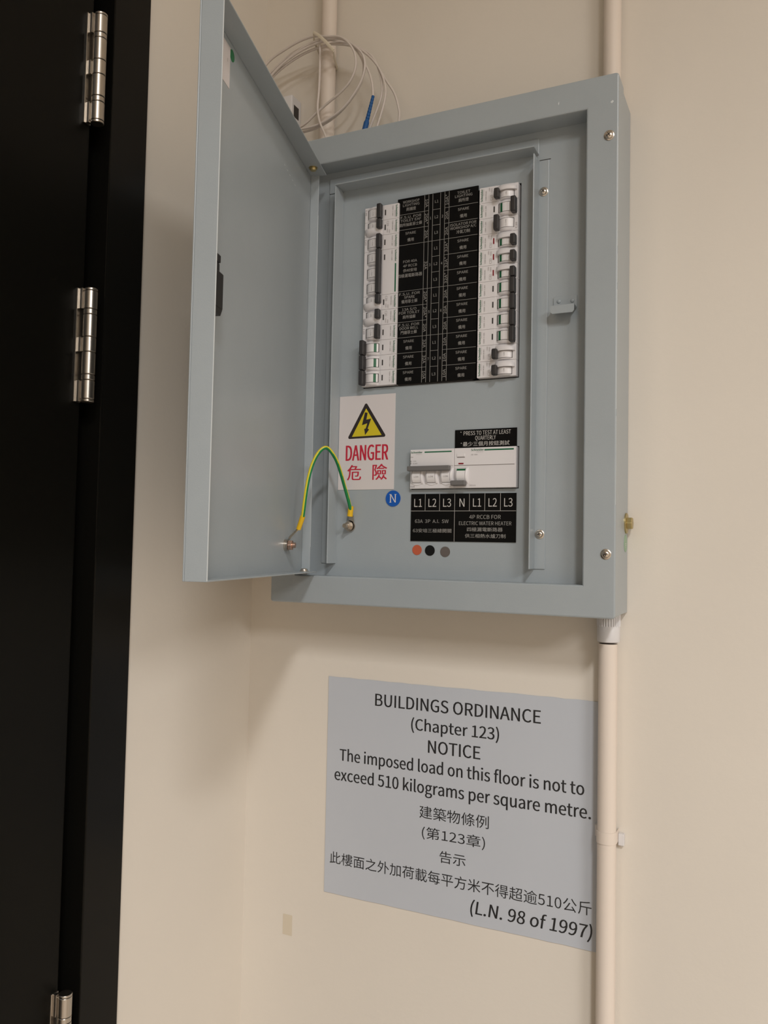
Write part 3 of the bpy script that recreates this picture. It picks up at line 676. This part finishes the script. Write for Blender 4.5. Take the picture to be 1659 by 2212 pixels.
# smooth the arch
pts = catmull(wp, 8)
for _ in range(6): pts = [pts[0]]+[(pts[i-1]+pts[i]*2+pts[i+1])/4 for i in range(1, len(pts)-1)]+[pts[-1]]
bm = BM(); tube(bm, pts, 0.0021, n=40, ref=Vector((0.45, -0.89, 0.0)), matf=lambda k: 0)
# the yellow stripe drifts slowly round the green wire
NR = len(pts); fl = [f for f in bm.faces if len(f.verts) == 4]
for q_, f in enumerate(fl):
    i_, k_ = divmod(q_, 40); c_ = 13.0-8.6*min(1, i_/NR/0.62); dd = (k_+0.5-c_+20) % 40-20
    f.material_index = 0 if abs(dd) < 5.6 else 1
mesh_obj('insulation', bm, [WYEL, WGRN], ew, smooth=True, angle=60)
def seg_tube(name, a, b_, r0, r1, material, par, n=20, sx=1.0):
    bm = BM(); a, b_ = Vector(a), Vector(b_); tube(bm, [a, a+(b_-a)*0.5, b_], lambda s_: r0+(r1-r0)*s_, n=n, sx=sx); return mesh_obj(name, bm, material, par, smooth=True, angle=50)
seg_tube('ferrule', (-0.3110, -0.0665, 0.1160), (-0.3128, -0.0655, 0.1040), 0.0033, 0.0034, FERR, ew)
seg_tube('ferrule', (-0.3378, -0.132, 0.1010), (-0.3446, -0.1295, 0.0865), 0.0030, 0.0027, FERR, ew)
# ring terminals
bm = BM(); n = 28; mp = lambda a, b_, d: (a, d, b_)
def ring_plate(bm, c, r0, r1, mapf, d0, d1, n=28):
    A = [[bm.verts.new(mapf(c[0]+r*math.cos(2*math.pi*k/n), c[1]+r*math.sin(2*math.pi*k/n), d)) for k in range(n)] for r in (r0, r1) for d in (d0, d1)]
    i0, i1, o0, o1 = A
    for k in range(n):
        j = (k+1) % n
        bm.faces.new((i0[k], i0[j], o0[j], o0[k])); bm.faces.new((i1[k], o1[k], o1[j], i1[j])); bm.faces.new((i0[k], i1[k], i1[j], i0[j])); bm.faces.new((o0[k], o0[j], o1[j], o1[k]))
ring_plate(bm, (stx, stz), 0.0028, 0.0066, mp, -0.0622, -0.0611)
prism(bm, [(stx-0.0015, stz+0.0058), (stx+0.0055, stz+0.0035), (stx+0.0044, 0.1050), (stx-0.0008, 0.1050)], mp, -0.0622, -0.0611)
mesh_obj('ring_terminal', bm, SCREWM, ew, smooth=True, angle=30)
# door-side terminal: lies on the stud, blade rises to the ferrule
lp = DM @ Vector((dsx, 0.0062, dsz)); 
bm = BM(); ring_plate(bm, (dsx, dsz), 0.0031, 0.0062, lambda a, b_, d: tuple(DM @ Vector((a, d, b_))), 0.0047, 0.0057)
tubepts = [DM @ Vector(p) for p in ((0.0668, 0.00522, 0.0745), (0.0640, 0.0056, 0.0775), (0.0530, 0.0096, 0.0850), (0.0500, 0.0108, 0.0872))]
tube(bm, tubepts, lambda s_: 0.0017, n=12, sx=0.25)
mesh_obj('ring_terminal', bm, SCREWM, ew, smooth=True, angle=40)
# ================================================================ CONDUITS
c1 = tag(empty('conduit_riser'), 'vertical painted conduit entering distribution board from below, beside notice', 'conduit')
bm = BM(); cyl(bm, (-0.0196, -0.0140, FLOOR), (0, 0, 1), 0.0100, 0.0-0.0320-FLOOR, 40); mesh_obj('pipe', bm, PIPEM, c1, smooth=True)
bm = BM(); lathe(bm, (-0.0190, -0.0150, -0.0300), (0, 0, 1), [(0.0102, 0), (0.0118, 0.0004), (0.0121, 0.0020), (0.0121, 0.0170), (0.0116, 0.0180), (0.0116, 0.0298)], 40); cp = mesh_obj('coupler', bm, PVCW, c1, smooth=True)
bm = BM()
for k in range(28):
    a = 2*math.pi*k/28; x, y = -0.0190+0.0119*math.cos(a), -0.0150+0.0119*math.sin(a)
    cyl(bm, (x, y, -0.0128), (0, 0, 1), 0.0007, 0.0135, 6)
mesh_obj('grip_ribs', bm, PVCW, cp)
bm = BM(); cyl(bm, (-0.0196, -0.0140, -0.0306), (0, 0, 1), 0.01025, 0.0005, 40); mesh_obj('joint_line', bm, GREYPR, c1, smooth=True)
c2 = tag(empty('conduit_drop'), 'painted conduit running up the wall from the top of the board', 'conduit')
bm = BM(); cyl(bm, (-0.0201, -0.0140, ZT-0.0022), (0, 0, 1), 0.0096, CEIL-ZT+0.0022, 40); mesh_obj('pipe', bm, PIPEM, c2, smooth=True)
c3 = tag(empty('cable_conduit'), 'painted conduit behind the coiled white cable above the board', 'conduit')
bm = BM(); cyl(bm, (-0.3870, -0.0130, ZT-0.0022), (0, 0, 1), 0.0098, CEIL-ZT+0.0022, 40); mesh_obj('pipe', bm, PIPEM, c3, smooth=True)
# saddle clip on lower conduit
sd = tag(empty('conduit_saddle'), 'white saddle clip holding the conduit beside the pale blue notice', 'clip')
zc = -0.2380
bm = BM(); n = 20
prof_in = [(-0.0196+0.0101*math.cos(a), -0.0140-0.0101*math.sin(a)) for a in [math.pi*k/n for k in range(n+1)]]
prof_out = [(-0.0196+0.0107*math.cos(a), -0.0140-0.0107*math.sin(a)) for a in [math.pi*k/n for k in range(n, -1, -1)]]
prism(bm, [(-0.0095, -0.0005)]+prof_in+[(-0.0297, -0.0005)]+[(-0.0303, -0.0005)]+prof_out+[(-0.0089, -0.0005)], lambda a, b_, d: (a, b_, d), zc-0.0062, zc+0.0062)
mesh_obj('strap', bm, PIPEM, sd, smooth=True, angle=50)
for x0, x1, dz in ((-0.0336, -0.0304, 0.0022), (-0.0088, -0.0026, -0.004)):
    e_ = mesh_obj('ear', boxes((x0, x1, -0.0065, -0.0003, zc-0.0062+dz, zc+0.0062+dz)), PVCW, sd, bevel=0.0006)
# ================================================================ CABLE COIL
cc = tag(empty('cable_coil'), 'loose coil of thin white cable tied to the conduit above the board', 'cable')
S = {
"a": [(-0.4900, -0.035, 0.6811), (-0.4678, -0.037, 0.7095), (-0.4372, -0.039, 0.7203), (-0.4115, -0.041, 0.7249), (-0.389, -0.043, 0.7238), (-0.3737, -0.045, 0.7175), (-0.3518, -0.047, 0.7108), (-0.3369, -0.049, 0.6967), (-0.3287, -0.0487, 0.6815), (-0.329, -0.046, 0.666), (-0.3375, -0.0433, 0.6523), (-0.3522, -0.0407, 0.6423), (-0.3699, -0.038, 0.6353), (-0.3907, -0.0353, 0.6261), (-0.4148, -0.0327, 0.6141), (-0.4515, -0.03, 0.6158), (-0.482, -0.03, 0.640), (-0.4900, -0.035, 0.6811)],
"b": [(-0.4866, -0.03, 0.6778), (-0.4616, -0.0321, 0.6958), (-0.4369, -0.0343, 0.7088), (-0.414, -0.0364, 0.7174), (-0.3858, -0.0386, 0.7205), (-0.3595, -0.0407, 0.7164), (-0.3389, -0.0429, 0.7019), (-0.3213, -0.045, 0.6836), (-0.3171, -0.0436, 0.6694), (-0.3207, -0.0421, 0.654), (-0.3317, -0.0407, 0.6378), (-0.3523, -0.0393, 0.6197), (-0.3818, -0.0379, 0.6093), (-0.4095, -0.0364, 0.6087), (-0.4483, -0.035, 0.6141), (-0.478, -0.032, 0.642), (-0.4866, -0.03, 0.6778)],
"c": [(-0.4833, -0.03, 0.6718), (-0.4614, -0.03, 0.6943), (-0.4351, -0.03, 0.7075), (-0.4106, -0.03, 0.7144), (-0.3836, -0.03, 0.7167), (-0.3612, -0.03, 0.7161), (-0.3403, -0.03, 0.7059), (-0.317, -0.0325, 0.6852), (-0.3007, -0.035, 0.6629), (-0.2911, -0.0375, 0.6376), (-0.2908, -0.04, 0.617), (-0.298, -0.0425, 0.5886), (-0.3050, -0.045, 0.5680)],
"d": [(-0.4900, -0.03, 0.6845), (-0.4543, -0.03, 0.7069), (-0.4281, -0.03, 0.72), (-0.3965, -0.03, 0.725), (-0.371, -0.03, 0.7211), (-0.3472, -0.03, 0.7101), (-0.322, -0.0309, 0.6935), (-0.3074, -0.0327, 0.6754), (-0.298, -0.0345, 0.6479), (-0.2966, -0.0364, 0.6274), (-0.3044, -0.0382, 0.604), (-0.3147, -0.04, 0.5775), (-0.3200, -0.040, 0.5660)],
"e": [(-0.3835, -0.04, 0.7172), (-0.3557, -0.04, 0.7152), (-0.3349, -0.04, 0.6977), (-0.3196, -0.04, 0.6731), (-0.3096, -0.0433, 0.6532), (-0.3042, -0.0467, 0.6358), (-0.3016, -0.05, 0.6209)],
"f": [(-0.381, -0.032, 0.7174), (-0.3423, -0.0314, 0.7056), (-0.3151, -0.0309, 0.6845), (-0.2948, -0.0303, 0.6513), (-0.2815, -0.03, 0.6297), (-0.2752, -0.03, 0.6067), (-0.275, -0.03, 0.597), (-0.2764, -0.03, 0.5650)],
"g": [(-0.3883, -0.034, 0.7168), (-0.3871, -0.0347, 0.6859), (-0.3873, -0.0353, 0.6554), (-0.3884, -0.036, 0.6315), (-0.3816, -0.0407, 0.6091), (-0.3701, -0.0453, 0.5873), (-0.3630, -0.048, 0.5660)],
"h": [(-0.4900, -0.034, 0.6666), (-0.4612, -0.0349, 0.6929), (-0.433, -0.0358, 0.7089), (-0.4038, -0.0368, 0.7165), (-0.3695, -0.0377, 0.7182), (-0.3495, -0.0386, 0.7107), (-0.3324, -0.0395, 0.6936), (-0.3213, -0.0392, 0.6728), (-0.3243, -0.0377, 0.6523), (-0.3381, -0.0362, 0.6342), (-0.3603, -0.0346, 0.6175), (-0.3859, -0.0331, 0.6087), (-0.4095, -0.0315, 0.6072), (-0.444, -0.03, 0.6104), (-0.476, -0.03, 0.632), (-0.4900, -0.034, 0.6666)],
}
for k, pz in S.items():
    q = catmull(pz, 7)
    for _ in range(3): q = [q[0]]+[(q[i-1]+q[i]*2+q[i+1])/4 for i in range(1, len(q)-1)]+[q[-1]]
    bm = BM(); tube(bm, q, 0.0014, n=8, sx=1.3); mesh_obj('cable', bm, CABLEM, cc, smooth=True, angle=80)
# connector: ribbed tapering boot
a, b_ = Vector((-0.3015, -0.050, 0.6215)), Vector((-0.3108, -0.056, 0.5710))
d = (b_-a).normalized(); Ln = (b_-a).length; pr = []
for k in range(17):
    s_ = k/16*0.62; r = 0.0019+0.0011*s_; pr += [(r, s_*Ln), (r*(0.86 if k % 2 else 1), s_*Ln+0.0004)]
pr += [(0.0031, 0.66*Ln), (0.0034, 0.68*Ln), (0.0034, Ln)]
bm = BM(); lathe(bm, a, d, pr, 16); mesh_obj('blue_connector', bm, BLUEC, cc, smooth=True, angle=40)
bm = BM(); tube(bm, catmull([(-0.3890, -0.049, 0.7250), (-0.3800, -0.0515, 0.7170), (-0.3700, -0.0515, 0.7065), (-0.3600, -0.0480, 0.6950)], 5), 0.0021, n=10, ref=Vector((0, 1, 0)), sx=0.4)
mesh_obj('cable_tie', bm, TIEM, cc, smooth=True)
bm = BM(); tube(bm, [Vector(p) for p in ((-0.389, -0.049, 0.7245), (-0.3960, -0.036, 0.722), (-0.3985, -0.014, 0.716), (-0.392, -0.0018, 0.708), (-0.380, -0.0018, 0.700), (-0.3742, -0.014, 0.697), (-0.3680, -0.032, 0.6965), (-0.3600, -0.0480, 0.6950))], 0.0021, n=8, sx=0.35)
mesh_obj('cable_tie', bm, TIEM, cc, smooth=True)
# small white outlet box behind the door
ob = tag(empty('cable_outlet'), 'small white socket box on the wall behind the open door', 'socket')
mesh_obj('housing', boxes((-0.4780, -0.4350, -0.0240, -0.0005, 0.6330, 0.6670)), PVCW, ob, bevel=0.0015)
mesh_obj('port', boxes((-0.4352, -0.4347, -0.0190, -0.0070, 0.6390, 0.6550)), SLOT, ob)
# ================================================================ NOTICE
sg = tag(empty('notice_board'), 'pale blue-grey BUILDINGS ORDINANCE notice below the board', 'sign')
jag = []
x0, x1, z0, z1 = -0.3720, -0.0255, -0.3682, -0.0978
for k in range(25):
    s_ = k/24; jag.append((x0+(x1-x0)*s_, z1+random.uniform(-0.0004, 0.0005)))
jag += [(x1, z0)]
for k in range(23, -1, -1):
    s_ = k/24; jag.append((x0+(x1-x0)*s_, z0+random.uniform(-0.0004, 0.0004)))
bm = BM(); prism(bm, jag, lambda a, b_, d: (a, d, b_), -0.0010, -0.0001); mesh_obj('sheet', bm, SIGNM, sg)
sy = -0.00112
rows = [('BUILDINGS ORDINANCE', -0.3055, -0.0961, -0.1287, -0.1139, 'cap', 0), ('(Chapter 123)', -0.2563, -0.1450, -0.1528, -0.1392, 'cap', 0), ('NOTICE', -0.2337, -0.1674, -0.1778, -0.1630, 'cap', 0),
 ('The imposed load on this floor is not to', -0.3538, -0.0464, -0.2018, -0.1876, 'cap', 0), ('exceed 510 kilograms per square metre.', -0.3606, -0.0389, -0.2267, -0.2124, 'cap', 0),
 ('建築物條例', -0.2434, -0.1560, -0.2563, -0.2413, 'bbox', 0), ('(第123章)', -0.2396, -0.1602, -0.2812, -0.2654, 'bbox', 0), ('告示', -0.2165, -0.1838, -0.3045, -0.2905, 'bbox', 0),
 ('此樓面之外加荷載每平方米不得超逾510公斤', -0.3645, -0.0375, -0.3310, -0.3160, 'bbox', 0), ('(L.N. 98 of 1997)', -0.1768, -0.0364, -0.3555, -0.3410, 'cap', 0.13)]
for s_, a, b_, c, d, md, sh in rows:
    Print(front(sy)).text(s_, a, b_, c, d, mode=md, shear=sh, bold=0.00055 if md == 'cap' else 0.0).build('lettering', SIGNT, sg)
# old tape patch on the wall
bm = BM(); pts = []
for k in range(24):
    a = 2*math.pi*k/24; cx, cz = 0.0068*max(-1, min(1, 1.5*math.cos(a))), 0.0128*max(-1, min(1, 1.4*math.sin(a))); pts.append((-0.4250+cx, -0.4205+cz))
prism(bm, pts, lambda a, b_, d: (a, d, b_), -0.0004, -0.00005)
tag(mesh_obj('tape_patch', bm, TAPE), 'small yellowed tape patch on the wall below the notice', 'tape')
bpy.data.objects.remove(_tob); bpy.data.curves.remove(_tcur)
